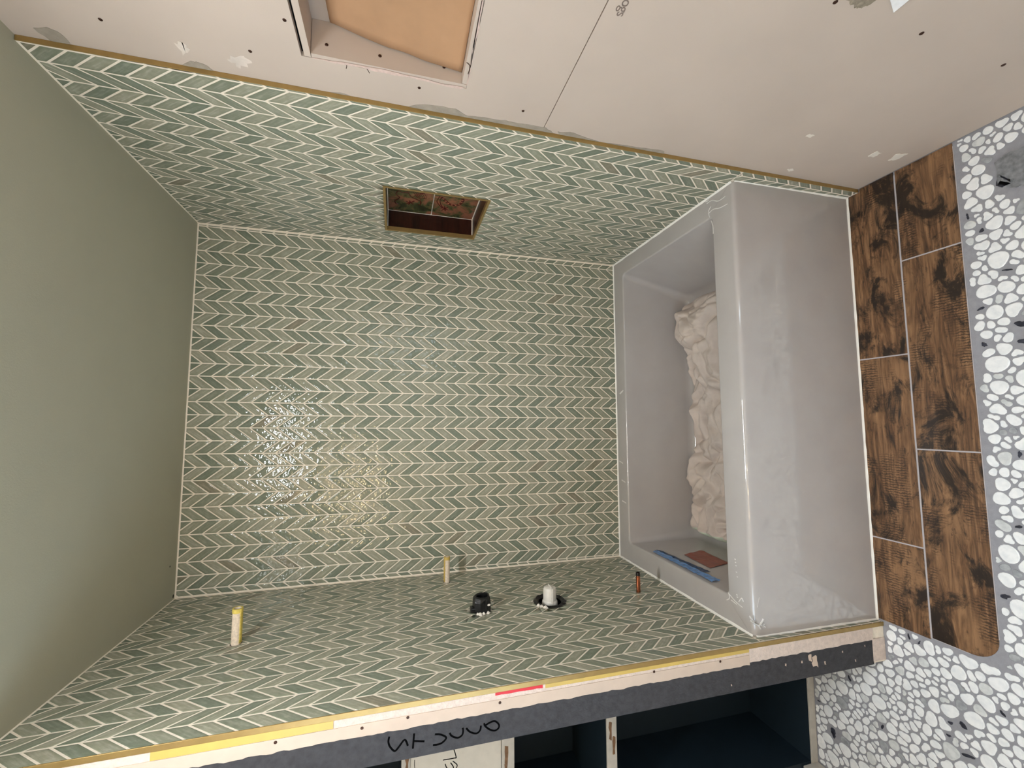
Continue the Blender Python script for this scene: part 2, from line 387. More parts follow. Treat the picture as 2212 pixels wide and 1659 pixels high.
# factory print on the lower panel, upside down along the seam
fc = bpy.data.curves.new('factory_print', 'FONT'); fc.body = 'ogs'; fc.size = 0.030; fc.extrude = 0.0002; fc.space_character = 0.9
ft = bpy.data.objects.new('factory_print', fc); C.objects.link(ft)
a0, a1 = pix(1352, -2, 0, DX), pix(1338, 27, 0, DX)
rd = (a1 - a0); rd.x = 0; rd.normalize(); upv = rd.cross(Vector((-1, 0, 0))) * -1
upv = Vector((-1, 0, 0)).cross(rd)
ft.matrix_world = Matrix(((rd.x, upv.x, -1, DX - 0.0004), (rd.y, upv.y, 0, a0.y), (rd.z, upv.z, 0, a0.z + 0.004), (0, 0, 0, 1)))
bpy.context.view_layer.update()
me = bpy.data.meshes.new_from_object(ft.evaluated_get(bpy.context.evaluated_depsgraph_get())); mw = ft.matrix_world.copy()
bpy.data.objects.remove(ft); me.transform(mw); me.materials.clear(); me.materials.append(plain('grey print', (118, 104, 96), 0.8))
fo = bpy.data.objects.new('factory_print', me); C.objects.link(fo); fo.parent = lo_
# recess lining
RD = 0.088
rl = 0.0125
boxes('recess_side', [((DX + 0.001, RC[0], RC[2] + 0.001), (DX + RD, RC[0] + rl, RC[3] - 0.001))], DRY, wall_right)
boxes('recess_side', [((DX + 0.001, RC[1] - rl, RC[2] + 0.001), (DX + RD, RC[1], RC[3] - 0.022))], DRY, wall_right)
boxes('recess_top', [((DX - 0.001, RC[0] + rl, RC[3] - 0.021), (DX + RD, RC[1] - 0.003, RC[3] - 0.007))], DRY, wall_right)
boxes('recess_bottom', [((DX + 0.001, RC[0] + rl, RC[2] + 0.001), (DX + RD, RC[1] - rl - 0.0015, RC[2] + rl))], DRY, wall_right)
boxes('recess_back', [((DX + RD + 0.0005, RC[0], RC[2]), (DX + RD + 0.012, RC[1], RC[3]))], DRY, wall_right)
for z in (1.802, 1.683, 1.53):
    disc('screw', (1.566 if z > 1.6 else 1.572, RC[1] - rl, z), 1, 0.0042, -1, SCREWM, wall_right)
# crumbled paper edge round the recess
for pts in ([(1006, 192), (1040, 2), (1044, 2), (1036, 60), (1030, 80), (1020, 110), (1016, 140), (1012, 175)],
            [(672, 124), (700, 130), (760, 142), (830, 157), (905, 172), (995, 192), (1004, 189), (960, 182), (830, 150), (740, 134)]):
    patch('torn_paper_edge', pts, 0, DX, -1, plain('torn paper', (206, 182, 172), 0.95, var=0.12, scale=120), up, 0.0009, 0.0025, 3)
for a, b in (((748, 138), (748, 148)), ((790, 146), (798, 158)), ((1008, 135), (1015, 142)), ((1015, 142), (1011, 160))):
    ribbon('tear_crack', [[a, ((a[0] + b[0]) / 2 + 1, (a[1] + b[1]) / 2), b]], 0.0016, 0, DX, -1, SCREWM, up)
# kraft paper sheet leaning in the recess
V, F = [], []
ny_, nz_ = 24, 28
y0, y1 = RC[0] + rl + 0.004, RC[1] - rl - 0.004
for j in range(nz_ + 1):
    s = j / nz_
    for i in range(ny_ + 1):
        t = i / ny_
        zt = 1.805 - 0.02 * max(0, t - 0.5)
        z = (RC[2] + rl + 0.001) + (zt - RC[2] - rl) * s
        x = 1.5665 + (1.6205 - 1.5665) * s ** 0.9
        fl = max(0.0, (t - 0.72) / 0.28)
        x += 0.006 * math.sin(5 * s + 2 * t) * (1 - fl) - 0.010 * fl * fl * math.sin(math.pi * min(1, s * 1.05)) + 0.004 * noise.noise((y0 + t * 3, s * 5, 0))
        x = min(x, DX + RD - 0.002)
        V.append((x, y0 + (y1 - y0) * t, z))
for j in range(nz_):
    for i in range(ny_):
        a = j * (ny_ + 1) + i; F.append((a, a + 1, a + ny_ + 2, a + ny_ + 1))
kp = thing('kraft_paper', (1.57, -1.28, RC[2] + rl), 'brown kraft paper sheet leaning inside the drywall recess', 'paper')
k = mk('sheet', V, F, KRAFT, kp, smooth=True); sm = k.modifiers.new('thick', 'SOLIDIFY'); sm.thickness = 0.0008

# ---- window beside the camera (frosted, daylit), then an added fill pane in the right wall
win = struct(boxes('window_1', [((LWX - 0.08, WIN[0], WIN[2]), (LWX - 0.07, WIN[1], WIN[3]))], emitter('daylit frosted glass', (0.56, 0.78, 1.0, 1), WINDOW_STRENGTH)))
wx0, wx1 = LWX - 0.09, LWX - 0.02
fr = [((wx0, WIN[0], WIN[2]), (wx1, WIN[0] + 0.04, WIN[3])), ((wx0, WIN[1] - 0.04, WIN[2]), (wx1, WIN[1], WIN[3])), ((wx0, WIN[0], WIN[2]), (wx1, WIN[1], WIN[2] + 0.04)),
      ((wx0, WIN[0], WIN[3] - 0.04), (wx1, WIN[1], WIN[3])), ((wx0, WIN[0], 1.49), (wx1, WIN[1], 1.52))]
boxes('window_frame', fr, WHITEP, win)
win2 = struct(boxes('window_2', [((W + 0.09, WIN2[0], WIN2[2]), (W + 0.11, WIN2[1], WIN2[3]))], emitter('daylit frosted glass two', (0.66, 0.84, 1.0, 1), WINDOW2_STRENGTH)))  # unseen glowing pane, added to bring cool light onto the left wall
wx0, wx1 = DX + 0.02, W + 0.12
boxes('window_frame', [((wx0, WIN2[0], WIN2[2]), (wx1, WIN2[0] + 0.04, WIN2[3])), ((wx0, WIN2[1] - 0.04, WIN2[2]), (wx1, WIN2[1], WIN2[3])), ((wx0, WIN2[0], WIN2[2]), (wx1, WIN2[1], WIN2[2] + 0.04)), ((wx0, WIN2[0], WIN2[3] - 0.04), (wx1, WIN2[1], WIN2[3]))], WHITEP, win2)  # frame round the added fill pane

# ------------------------------------------------------------------ chevron tile
BAND, PITCH, SLANT, GW = 0.05304, 0.0504, 0.0675, 0.0044
def tile_mesh(name, pieces, mapf, base, bevel=True, par=0, rnd=0.0):
    """pieces: convex polygons in wall coords; mapf(a, z, h) -> world"""
    V, F, pool = [], [], []
    L = math.hypot(BAND, SLANT); sg = par
    ux, uz = BAND / L, sg * SLANT / L
    c0 = pieces[0][0]
    for poly in pieces:
        poly = ccw(poly); n = len(poly)
        rings = [(poly, -0.003, 1.0), (poly, -0.0007, 1.0)]
        if bevel:
            for d, h, pv in ((0.0010, -0.0001, 0.9), (0.0034, 0.0002, 0.6), (0.0080, 0.0003, 0.0)):
                q = inset(poly, d)
                if len(q) == n: rings.append((q, h, pv))
                else: break
        else: rings.append((poly, 0.0, 0.6))
        s = len(V)
        for q, h, pv in rings:
            for a, z in q: V.append(Vector(mapf(a, z, h)) - base); pool.append((pv, (a - c0[0]) * ux + (z - c0[1]) * uz, (a - c0[0]) * -uz + (z - c0[1]) * ux, rnd))
        for r in range(len(rings) - 1):
            for i in range(n):
                j = (i + 1) % n; F.append((s + r * n + i, s + r * n + j, s + (r + 1) * n + j, s + (r + 1) * n + i))
        F.append(tuple(s + (len(rings) - 1) * n + i for i in range(n)))
    return V, F, pool
def to_mesh(name, V, F, pool, mats, mi=None):
    me = bpy.data.meshes.new(name); me.from_pydata([tuple(v) for v in V], [], F)
    for m in mats: me.materials.append(m)
    if mi: me.polygons.foreach_set('material_index', mi)
    at = me.attributes.new('pool', 'FLOAT', 'POINT'); at.data.foreach_set('value', [q[0] for q in pool])
    at = me.attributes.new('tco', 'FLOAT_VECTOR', 'POINT'); at.data.foreach_set('vector', [c for q in pool for c in q[1:]])
    bm = bmesh.new(); bm.from_mesh(me); bmesh.ops.recalc_face_normals(bm, faces=bm.faces); bm.to_mesh(me); bm.free()
    me.polygons.foreach_set('use_smooth', [True] * len(me.polygons)); me.update(); return me
def chevron(wall, a_ref, sgn, amin, amax, zup, drift, zref, region, mapf, holes, nmax=300):
    """borders at a_ref + sgn*BAND*j; even j carry the upward points, whose heights are zup + k*PITCH"""
    rng = random.Random(len(wall.name) * 7 + 1)
    cells = []
    j0, j1 = int((amin - a_ref) / (sgn * BAND)) , int((amax - a_ref) / (sgn * BAND))
    for j in range(min(j0, j1) - 2, max(j0, j1) + 3):
        b0, b1 = a_ref + sgn * BAND * j, a_ref + sgn * BAND * (j + 1)
        zo0, zo1 = (0, -SLANT) if j % 2 == 0 else (-SLANT, 0)
        k0 = int((zup - H) / PITCH) - 3
        run = 0.5
        for k in range(k0, k0 + 58):
            zt = zup - k * PITCH
            P = [(b0, zt + zo0), (b1, zt + zo1), (b1, zt + zo1 - PITCH), (b0, zt + zo0 - PITCH)]
            P = [(a + drift * (zref - z), z) for a, z in P]
            r = rng.random()
            dark = (k % 2 == 0) if rng.random() < 0.93 else (rng.random() < 0.4)
            tone = rng.choice((3, 4) * 13 + (5,)) if dark else rng.choice((0, 1, 1, 2))
            for (x0, x1, z0, z1) in region:
                full = all(x0 <= a <= x1 and z0 <= z <= z1 for a, z in P)
                Q = P if full else clip(clip(clip(clip(P, 1, 0, x1), -1, 0, -x0), 0, 1, z1), 0, -1, -z0)
                if len(Q) < 3 or abs(area(Q)) < 4e-5: continue
                Q = inset(Q, GW / 2)
                if not Q: continue
                pieces, cut = [Q], False
                for h in holes:
                    if any(touches(q, h) for q in pieces):
                        pieces = [s for q in pieces for s in subtract(q, h)]; cut = True
                if not pieces: continue
                cx = sum(a for a, z in Q) / len(Q); cz = sum(z for a, z in Q) / len(Q)
                pr = [project(mapf(a, z, 0)) for q in pieces[:1] for a, z in q]
                vis = 0
                if all(pr):
                    inside = sum(1 for u, v in pr if 0 < u < 2212 and 0 < v < 1659)
                    vis = abs(area(pr)) * sum(abs(area(q)) for q in pieces) / abs(area(pieces[0])) * inside / len(pr)
                cells.append((vis, (1 if (zo1 - zo0) * (b1 - b0) > 0 else -1), full and not cut, pieces, cut, tone, (cx, cz), j))
    cells.sort(key=lambda c: -c[0])
    shared = {}
    for vis, par, full, pieces, cut, tone, (cx, cz), j in cells[:nmax]:
        base = Vector(mapf(cx, cz, 0))
        me = shared.get(par) if full else None
        if me is None:
            V, F, pool = tile_mesh('tile', pieces, mapf, base, not cut, par)
            me = to_mesh('tile', V, F, pool, [TILES[0]])
            if full: shared[par] = me
        o = bpy.data.objects.new('tile', me); C.objects.link(o); o.parent = wall; o.location = base
        o.material_slots[0].link = 'OBJECT'; o.material_slots[0].material = TILES[tone]
    V, F, pool, mi = [], [], [], []
    for vis, par, full, pieces, cut, tone, cc, j in cells[nmax:]:
        v, f, pl = tile_mesh('tile', pieces, mapf, Vector((0, 0, 0)), not cut, par, rng.random())
        n = len(V); V += v; pool += pl; F += [tuple(n + i for i in q) for q in f]; mi += [tone] * len(f)
    if V:
        o = bpy.data.objects.new('tile_field', to_mesh('tile_field', V, F, pool, TILES, mi)); C.objects.link(o); o.parent = wall; o['kind'] = 'stuff'
EDG = 0.0035
chevron(wall_back, 1.4603 - BAND, -1, 0, W, 2.420, -0.009, 2.44, [(EDG, W - EDG, T + 0.002, H - EDG)], lambda a, z, h: (a, -h, z), [])
hexa = [(VALVE[0] + 0.058 * math.cos(2 * math.pi * i / 10) * (1.08), VALVE[1] + 0.060 * math.sin(2 * math.pi * i / 10)) for i in range(10)]
def ring(c, r, n=8): return [(c[0] + r * math.cos(2 * math.pi * i / n), c[1] + r * math.sin(2 * math.pi * i / n)) for i in range(n)]
PIPES = {'a': (-0.450, 2.0957), 'b': (-0.1125, 1.4031), 'c': (-0.426, 0.6675)}
GUARD = (-0.425, 1.311)
chevron(wall_left, -0.826, 1, -FY, 0, 1.8208, 0.004, 1.6, [(-FY, -EDG, T + 0.002, H - EDG), (-FY, -D - 0.004, 0.003, T + 0.002)], lambda a, z, h: (h, a, z), [hexa, ring(GUARD, 0.036), ring(PIPES['a'], 0.017), ring(PIPES['b'], 0.016), ring(PIPES['c'], 0.011)])
nh = [(NI[0], NI[2]), (NI[1], NI[2]), (NI[1], NI[3]), (NI[0], NI[3])]
chevron(wall_right, -0.8455, 1, -EY, 0, 2.4287, 0.010, 2.43, [(-EY, -EDG, T + 0.002, H - EDG), (-EY, -D - 0.004, 0.003, T + 0.002)], lambda a, z, h: (W - h, a, z), [nh])
# gold edge profiles
struct(boxes('trim_1', [((W - 0.0008, -EY - 0.0022, 0.002), (W + 0.0118, -EY + 0.0004, H - 0.001))], GOLD, bev=0.0006))
struct(boxes('trim_2', [((-0.0125, -FY - 0.0022, 0.002), (0.0008, -FY + 0.0004, H - 0.001))], GOLD, bev=0.0006))

# ------------------------------------------------------------------ tiled niche in the right wall
y0, y1, z0, z1 = NI; tw = 0.009; nd = 0.092
fx0, fx1 = W - 0.0012, W + 0.016
nf = boxes('niche_frame', [((fx0, y0, z0), (fx1, y0 + tw, z1)), ((fx0, y1 - tw, z0), (fx1, y1, z1)), ((fx0, y0 + tw, z0), (fx1, y1 - tw, z0 + tw)), ((fx0, y0 + tw, z1 - tw), (fx1, y1 - tw, z1))], GOLD, wall_right)
boxes('niche_side', [((fx1, y1 - tw, z0), (W + nd, y1, z1))], NICHEWOOD, wall_right)
boxes('niche_side', [((fx1, y0, z0), (W + nd, y0 + tw, z1))], NICHEWOOD, wall_right)
boxes('niche_sill', [((fx1, y0 + tw, z0), (W + nd, y1 - tw, z0 + tw))], NICHEWOOD, wall_right)
boxes('niche_top', [((fx1, y0 + tw, z1 - tw), (W + nd, y1 - tw, z1))], NICHEWOOD, wall_right)
boxes('niche_back', [((W + nd, y0, z0), (W + nd + 0.006, y1, z1))], GROUT, wall_right)
gj = 0.004
boxes('niche_grout', [((W + nd - gj, y1 - tw - gj, z0 + tw), (W + nd, y1 - tw, z1 - tw)), ((fx1, y1 - tw - gj, z0 + tw), (W + nd, y1 - tw, z0 + tw + gj)), ((fx1, y1 - tw - gj, z1 - tw - gj), (W + nd, y1 - tw, z1 - tw)),
      ((W + nd - gj, y0 + tw, z0 + tw), (W + nd, y1 - tw, z0 + tw + gj)), ((W + nd - gj, y0 + tw, z1 - tw - gj), (W + nd, y1 - tw, z1 - tw))], GROUT, wall_right)
def deco_mat():
    t = NT('painted green and terracotta glaze'); p = t.pos()
    f = t.noise(p, 14, 4, 0.6, 0.5)
    col = t.ramp(f, [(0.32, lin((26, 30, 14))), (0.46, lin((70, 72, 42))), (0.56, lin((130, 84, 62))), (0.75, lin((146, 94, 70)))])
    t.bump(t.noise(p, 90, 3), 0.15, 0.002)
    return t.fin(col, 0.2)
DECO = deco_mat(); DRED = plain('dark red glaze', (80, 16, 12), 0.25, var=0.25, scale=200)
nx = W + nd - 0.0045
yy = [y0 + tw + 0.002, (y0 + y1) / 2 - 0.0015, (y0 + y1) / 2 + 0.0015, y1 - tw - gj - 0.001]
zz = [z0 + tw + gj, (z0 + z1) / 2 - 0.002, (z0 + z1) / 2 + 0.002, z1 - tw - gj]
deco = []
for b in (2, 0):
    for a in (2, 0):
        deco.append(boxes('painted_tile', [((nx, yy[b - 0 if b else 0], zz[a]), (W + nd, yy[b + 1], zz[a + 1]))], DECO, wall_right, bev=0.001))
cc = lambda L: [(800 + x / 7.373, 380 + y / 7.373) for x, y in L]
nxx = nx - 0.0002
ribbon('painted_motif', [cc([(455, 235), (410, 290), (465, 345), (395, 395), (405, 435), (450, 445)]), cc([(600, 262), (650, 330), (740, 375), (800, 405), (800, 450), (768, 462)])], 0.0052, 0, nxx, -1, DRED, deco[0], 0.001)
star = [[(630, 425), (600, 415), (565, 398)], [(630, 425), (600, 435), (575, 440)], [(630, 425), (620, 445), (612, 458)], [(640, 425), (665, 440), (690, 450)], [(640, 425), (670, 412), (702, 400)], [(635, 425), (630, 405), (620, 393)]]
ribbon('painted_motif', [cc(s) for s in star] + [cc([(455, 240), (520, 265), (630, 255)])], 0.0055, 0, nxx, -1, DRED, deco[0], 0.001)
sc_l = []
for i in range(6): sc_l.append([(680 + i * 34, 250 + i * 4), (715 + i * 34, 300 + i * 4), (765 + i * 25, 350 + i * 3), (800 + i * 12, 375 - i * 6)])
for i in range(5): sc_l.append([(690 + i * 30, 330 - 10 * i + i * 20), (760 + i * 25, 290 + 4 * i), (860 + i * 8, 262 + 4 * i)])
ribbon('painted_motif', [cc(s) for s in sc_l[:9]], 0.0022, 0, nxx, -1, DRED, deco[0], 0.0008)
ribbon('painted_motif', [cc([(1130, 340), (1190, 385), (1250, 440), (1330, 470), (1420, 455), (1475, 400), (1470, 365)])], 0.0125, 0, nxx, -1, DRED, deco[1], 0.0012)
ribbon('painted_motif', [cc([(1110, 325), (1062, 400), (1090, 455), (1150, 512)]), cc([(1130, 350), (1110, 410), (1130, 470), (1165, 510)])], 0.0042, 0, nxx, -1, DRED, deco[1], 0.001)
s2 = [[(1185, 520), (1150, 512), (1118, 512)], [(1185, 520), (1160, 535), (1135, 548)], [(1185, 522), (1190, 540), (1192, 556)], [(1188, 520), (1215, 535), (1240, 540)], [(1188, 518), (1215, 510), (1235, 498)], [(1186, 518), (1185, 500), (1175, 485)]]
ribbon('painted_motif', [cc(s) for s in s2], 0.005, 0, nxx, -1, DRED, deco[1], 0.001)
ribbon('painted_motif', [cc([(x, y), (x + 12, y + 10), (x + 26, y + 6)]) for x, y in ((1150, 360), (1190, 395), (1230, 430), (1285, 455), (1345, 460), (1400, 445), (1440, 415), (1455, 385))], 0.0022, 0, nxx - 0.0012, -1, plain('pale motif scale', (196, 128, 96), 0.3), deco[1], 0.0005)

# ------------------------------------------------------------------ end face of the left wall
def edge_strip(name, x0, x1, za, zb, y, mat, jag0=0.0, jag1=0.0, step=0.02, depth=0.004, parent=wall_left):
    n = max(2, int((zb - za) / step)); V, F = [], []
    for i in range(n + 1):
        z = za + (zb - za) * i / n
        j0 = x0 + (noise.noise((z * 40, x0 * 90, 0.3)) + 0.5 * random.uniform(-1, 1)) * jag0; j1 = x1 + random.uniform(-jag1, jag1)
        for xx in (j0, j1):
            V += [(xx, y, z), (xx, y + depth, z)]
    for i in range(n):
        a, b = 4 * i, 4 * i + 4
        F += [(a, a + 2, b + 2, b), (a + 1, b + 1, b + 3, a + 3), (a, b, b + 1, a + 1), (a + 2, a + 3, b + 3, b + 2)]
    F += [(0, 1, 3, 2), (4 * n, 4 * n + 2, 4 * n + 3, 4 * n + 1)]
    return mk(name, V, F, mat, parent)
yf = -FY
zof = lambda u, v: pix(u, v, 1, yf).z
boxes('wall_end_face', [((-0.1315, yf + 0.0005, 0.054), (-0.050, yf + 0.003, H))], DARKPL, wall_left)
edge_strip('plaster_patch', -0.122, -0.050, 0.001, 0.056, yf - 0.0012, PINKBOARD, 0.001, 0.001, 0.01)
edge_strip('drywall_edge', -0.0595, -0.0310, zof(1618, 1410), H - 0.002, yf - 0.0014, PAPERB, 0.0028, 0.0004, 0.012)
edge_strip('backer_board_edge', -0.0312, -0.0126, zof(1618, 1400), H - 0.002, yf - 0.0002, PINKBOARD, 0.0008, 0.0, 0.02)
edge_strip('plaster_patch', -0.052, -0.0126, 0.054, zof(1618, 1405), yf - 0.0018, PINKBOARD, 0.003, 0.0004, 0.012)
zA, zB = zof(1618, 1400), zof(1178, 1475)
edge_strip('yellow_tape', -0.0225, -0.0128, zA + 0.002, zB, yf - 0.0016, YELLOW, 0.0004, 0.0, 0.05)
edge_strip('red_tape', -0.0200, -0.0128, zof(1172, 1482), zof(1070, 1492), yf - 0.0016, RED, 0.0015, 0.0, 0.015)
edge_strip('yellow_tape', -0.0300, -0.0128, zof(720, 1565), zof(325, 1630), yf - 0.0016, YELLOW, 0.0004, 0.0, 0.05)
for u, v in ((595, 1604), (782, 1573), (881, 1550), (1080, 1518), (1413, 1451), (1556, 1429)):
    disc('screw', pix(u, v, 1, yf - 0.0014), 1, 0.0038, -1, SCREWM, wall_left)
for u, v, s in ((1760, 1430, 0.013), (1750, 1421, 0.008), (1697, 1436, 0.003), (1848, 1427, 0.003), (1732, 1430, 0.003), (1868, 1395, 0.002), (1820, 1408, 0.0025), (1782, 1432, 0.004), (1580, 1480, 0.002)):
    c = pix(u, v, 1, yf + 0.0005)
    patch('paint_chip', [(c.x - s * 1.4, c.y, c.z - s), (c.x + s * 1.3, c.y, c.z - s * 0.7), (c.x + s * 1.2, c.y, c.z + s * 0.8), (c.x - s, c.y, c.z + s * 0.6)], 1, yf + 0.0005, -1, PAPERB, wall_left, 0.0006, s * 0.35, 3)
hw = lambda L: [(820 + x / 7.373, 1480 + y / 7.373) for x, y in L]
ribbon('marker_writing', [hw(s) for s in ([(155, 820), (140, 900), (165, 980), (240, 1050), (310, 980), (400, 870), (450, 965)], [(550, 770), (540, 890), (530, 1010)], [(540, 890), (630, 893), (715, 895)],
    [(880, 785), (960, 785), (1040, 815), (1060, 850), (1000, 915), (930, 945), (850, 955)], [(1115, 760), (1150, 810), (1240, 840), (1310, 800), (1330, 740), (1325, 680)],
    [(1380, 685), (1440, 745), (1540, 770), (1600, 720), (1615, 645)], [(1665, 605), (1680, 650), (1750, 705), (1830, 725), (1890, 690), (1900, 630), (1840, 575), (1760, 595), (1675, 648)])], 0.0046, 1, yf + 0.0004, -1, BLACKM, wall_left, 0.0006)

# ------------------------------------------------------------------ floor: planks, pebbles
def rounded_plank(x0, x1, ya, yb, corner=None):
    pts = [(x0, ya), (x1, ya), (x1, yb), (x0, yb)]
    if corner:                                            # round the (x0, ya) corner
        r = corner; pts = [(x1, ya), (x1, yb), (x0, yb)] + [(x0 + r - r * math.cos(a), ya + r - r * math.sin(a)) for a in [math.pi / 2 * i / 8 for i in range(9)]]
    return pts
RA, RB = (-1.0165, -0.8625), (-1.1785, -1.0215)
DXW = W + 0.011
g = 0.0022
planks = [(0.907 + g, W + 0.0005, *RA, 0), (0.2825 + g, 0.907 - g, *RA, 0), (0.0065, 0.2825 - g, *RA, 0), (1.2205 + g, W + 0.011, *RB, 0), (0.5955 + g, 1.2205 - g, *RB, 0), (0.012, 0.5955 - g, *RB, 0.062)]
for x0, x1, ya, yb, cr in planks:
    P = rounded_plank(x0, x1, ya, yb, cr)
    notch = x1 > W and ya == RA[0]
    if notch: P = [(x0, ya), (DXW, ya), (DXW, -EY - 0.004), (W - 0.001, -EY - 0.004), (W - 0.001, yb), (x0, yb)]
    P = ccw(P); n = len(P); Q = P if notch else inset(P, 0.0008)
    if len(Q) != n: Q = P
    V = [(a, b, -0.001) for a, b in P] + [(a, b, 0.0006) for a, b in P] + [(a, b, 0.0014) for a, b in Q]
    F = [tuple(2 * n + i for i in range(n))] + [(r * n + i, r * n + (i + 1) % n, (r + 1) * n + (i + 1) % n, (r + 1) * n + i) for r in range(2) for i in range(n)]
    mk('plank', V, F, WOOD, floor, loc=((x0 + x1) / 2, (ya + yb) / 2, 0))
boxes('plank_grout', [((0.010, RB[0] + 0.065, -0.002), (W, RA[1] + 0.004, 0.0003)), ((0.08, RB[0] - 0.002, -0.002), (W, RB[0] + 0.065, 0.0003))], PGROUT, floor)
# pebble slices: rounded Voronoi cells
rng = random.Random(11)
pts = []; cell = {}
def near(x, y, r):
    ci, cj = int(x / 0.03), int(y / 0.03)
    for i in range(ci - 2, ci + 3):
        for j in range(cj - 2, cj + 3):
            for (px, py, pr) in cell.get((i, j), ()):
                if (px - x) ** 2 + (py - y) ** 2 < (0.5 * (pr + r)) ** 2 * 1.0: return True
    return False
XA, XB, YA, YB = LWX - 0.03, W + 0.05, -2.35, CABY + 0.05
for att in range(36000):
    x, y = rng.uniform(XA, XB), rng.uniform(YA, YB)
    r = rng.choice((0.015, 0.020, 0.024, 0.028, 0.034, 0.042)) if att < 12000 else rng.choice((0.013, 0.016, 0.020, 0.025))
    if y > -0.86 and x > -0.10: continue
    if near(x, y, r): continue
    pts.append((x, y, r)); cell.setdefault((int(x / 0.03), int(y / 0.03)), []).append((x, y, r))
def chaikin(P, k=2):
    for _ in range(k):
        Q = []
        for i in range(len(P)):
            a, b = P[i], P[(i + 1) % len(P)]
            Q += [(a[0] * 0.75 + b[0] * 0.25, a[1] * 0.75 + b[1] * 0.25), (a[0] * 0.25 + b[0] * 0.75, a[1] * 0.25 + b[1] * 0.75)]
        P = Q
    return P
def smooth_outline(P, n=18, m=3):
    P = ccw(P); A = area(P)
    cx = sum((P[i][0] + P[(i + 1) % len(P)][0]) * (P[i][0] * P[(i + 1) % len(P)][1] - P[(i + 1) % len(P)][0] * P[i][1]) for i in range(len(P))) / (6 * A)
    cy = sum((P[i][1] + P[(i + 1) % len(P)][1]) * (P[i][0] * P[(i + 1) % len(P)][1] - P[(i + 1) % len(P)][0] * P[i][1]) for i in range(len(P))) / (6 * A)
    R = []
    for k in range(n):
        a = 2 * math.pi * k / n; dx, dy = math.cos(a), math.sin(a); best = 1e9
        for i in range(len(P)):
            p, q = P[i], P[(i + 1) % len(P)]; ex, ey = q[0] - p[0], q[1] - p[1]; L = math.hypot(ex, ey)
            if L < 1e-9: continue
            nx, ny = ey / L, -ex / L; den = nx * dx + ny * dy
            if den > 1e-6: best = min(best, (nx * (p[0] - cx) + ny * (p[1] - cy)) / den)
        R.append(best)
    out = []
    co_ = [(sum(R[k] * math.cos(2 * math.pi * k * h / n) for k in range(n)) / n, sum(R[k] * math.sin(2 * math.pi * k * h / n) for k in range(n)) / n) for h in range(m + 1)]
    for k in range(n):
        a = 2 * math.pi * k / n; r = co_[0][0]
        for h in range(1, m + 1): r += 2 * (co_[h][0] * math.cos(h * a) + co_[h][1] * math.sin(h * a))
        out.append((cx + r * math.cos(a), cy + r * math.sin(a)))
    return out
plk = [(-0.001, RB[0] - 0.006), (W + 0.1, RB[0] - 0.006), (W + 0.1, -0.80), (-0.001, -0.80)]
gst = [pix(*q, 2, 0) for q in ((2148, 352), (2170, 335), (2225, 312), (2225, 398), (2190, 404), (2158, 402))]
gpoly = ccw([(p.x, p.y) for p in gst])
pebs = []
for (x, y, r) in pts:
    P = [(x - 0.05, y - 0.05), (x + 0.05, y - 0.05), (x + 0.05, y + 0.05), (x - 0.05, y + 0.05)]
    ci, cj = int(x / 0.03), int(y / 0.03)
    for i in range(ci - 3, ci + 4):
        for j in range(cj - 3, cj + 4):
            for (px, py, pr) in cell.get((i, j), ()):
                dx, dy = px - x, py - y; d = math.hypot(dx, dy)
                if d < 1e-6 or d > 0.12: continue
                f = 0.5 + 0.25 * (r - pr) / d
                f = min(0.75, max(0.25, f))
                P = clip(P, dx / d, dy / d, (dx * x + dy * y) / d + d * f)
    P = clip(clip(P, 1, 0, W + 0.010), -1, 0, -(LWX + 0.016))
    P = clip(P, 0, 1, CABY - 0.004)
    if len(P) < 3 or touches(P, plk) and x > 0 and y > RB[0] - 0.012: continue
    if x > 0 and y > RB[0] - 0.05: P = clip(P, 0, 1, RB[0] - 0.008)
    elif y > RB[0] - 0.03 and x > -0.03: P = clip(P, 1, 0, 0.002)
    if len(P) < 3: continue
    if -0.135 < x + 0.03 and y > -FY - 0.03 and x < 0.05: # keep clear of the wall end
        if x > -0.13: P = clip(P, 0, 1, -FY - 0.006)
        elif y > -FY: P = clip(P, 1, 0, -0.137)
    if len(P) < 3: continue
    if touches(P, gpoly): continue
    P = inset(P, rng.uniform(0.0020, 0.0037))
    if not P or abs(area(P)) < 4e-5: continue
    P = smooth_outline(P)
    if abs(area(P)) < 5e-5: continue
    pr = [project((a, b, 0)) for a, b in P]
    vis = 0
    if all(pr) and sum(1 for u, v in pr if 0 < u < 2212 and 0 < v < 1659) > len(pr) // 2: vis = abs(area(pr))
    t = rng.random(); tone = 0 if t < 0.79 else 1 if t < 0.89 else 2 if t < 0.95 else 3
    if tone == 3:
        an = rng.uniform(0, 3.14); ca, sa = math.cos(an), math.sin(an); k1, k2 = rng.uniform(0.6, 0.9), rng.uniform(0.22, 0.4)
        Q = []
        for a, b in P:
            u_, v_ = ((a - x) * ca + (b - y) * sa) * k1, (-(a - x) * sa + (b - y) * ca) * k2 * rng.uniform(0.7, 1.25)
            Q.append((x + u_ * ca - v_ * sa, y + u_ * sa + v_ * ca))
        P = Q
    pebs.append((vis, P, tone, (x, y)))
pebs.sort(key=lambda p: -p[0])
def peb_vf(P):
    P = ccw(P); n = len(P); cx = sum(a for a, b in P) / n; cy = sum(b for a, b in P) / n
    V = [(a, b, -0.0015) for a, b in P] + [(a, b, 0.0004) for a, b in P] + [(cx + (a - cx) * 0.9, cy + (b - cy) * 0.9, 0.0012) for a, b in P]
    F = [tuple(2 * n + i for i in range(n))] + [(r * n + i, r * n + (i + 1) % n, (r + 1) * n + (i + 1) % n, (r + 1) * n + i) for r in range(2) for i in range(n)]
    return V, F
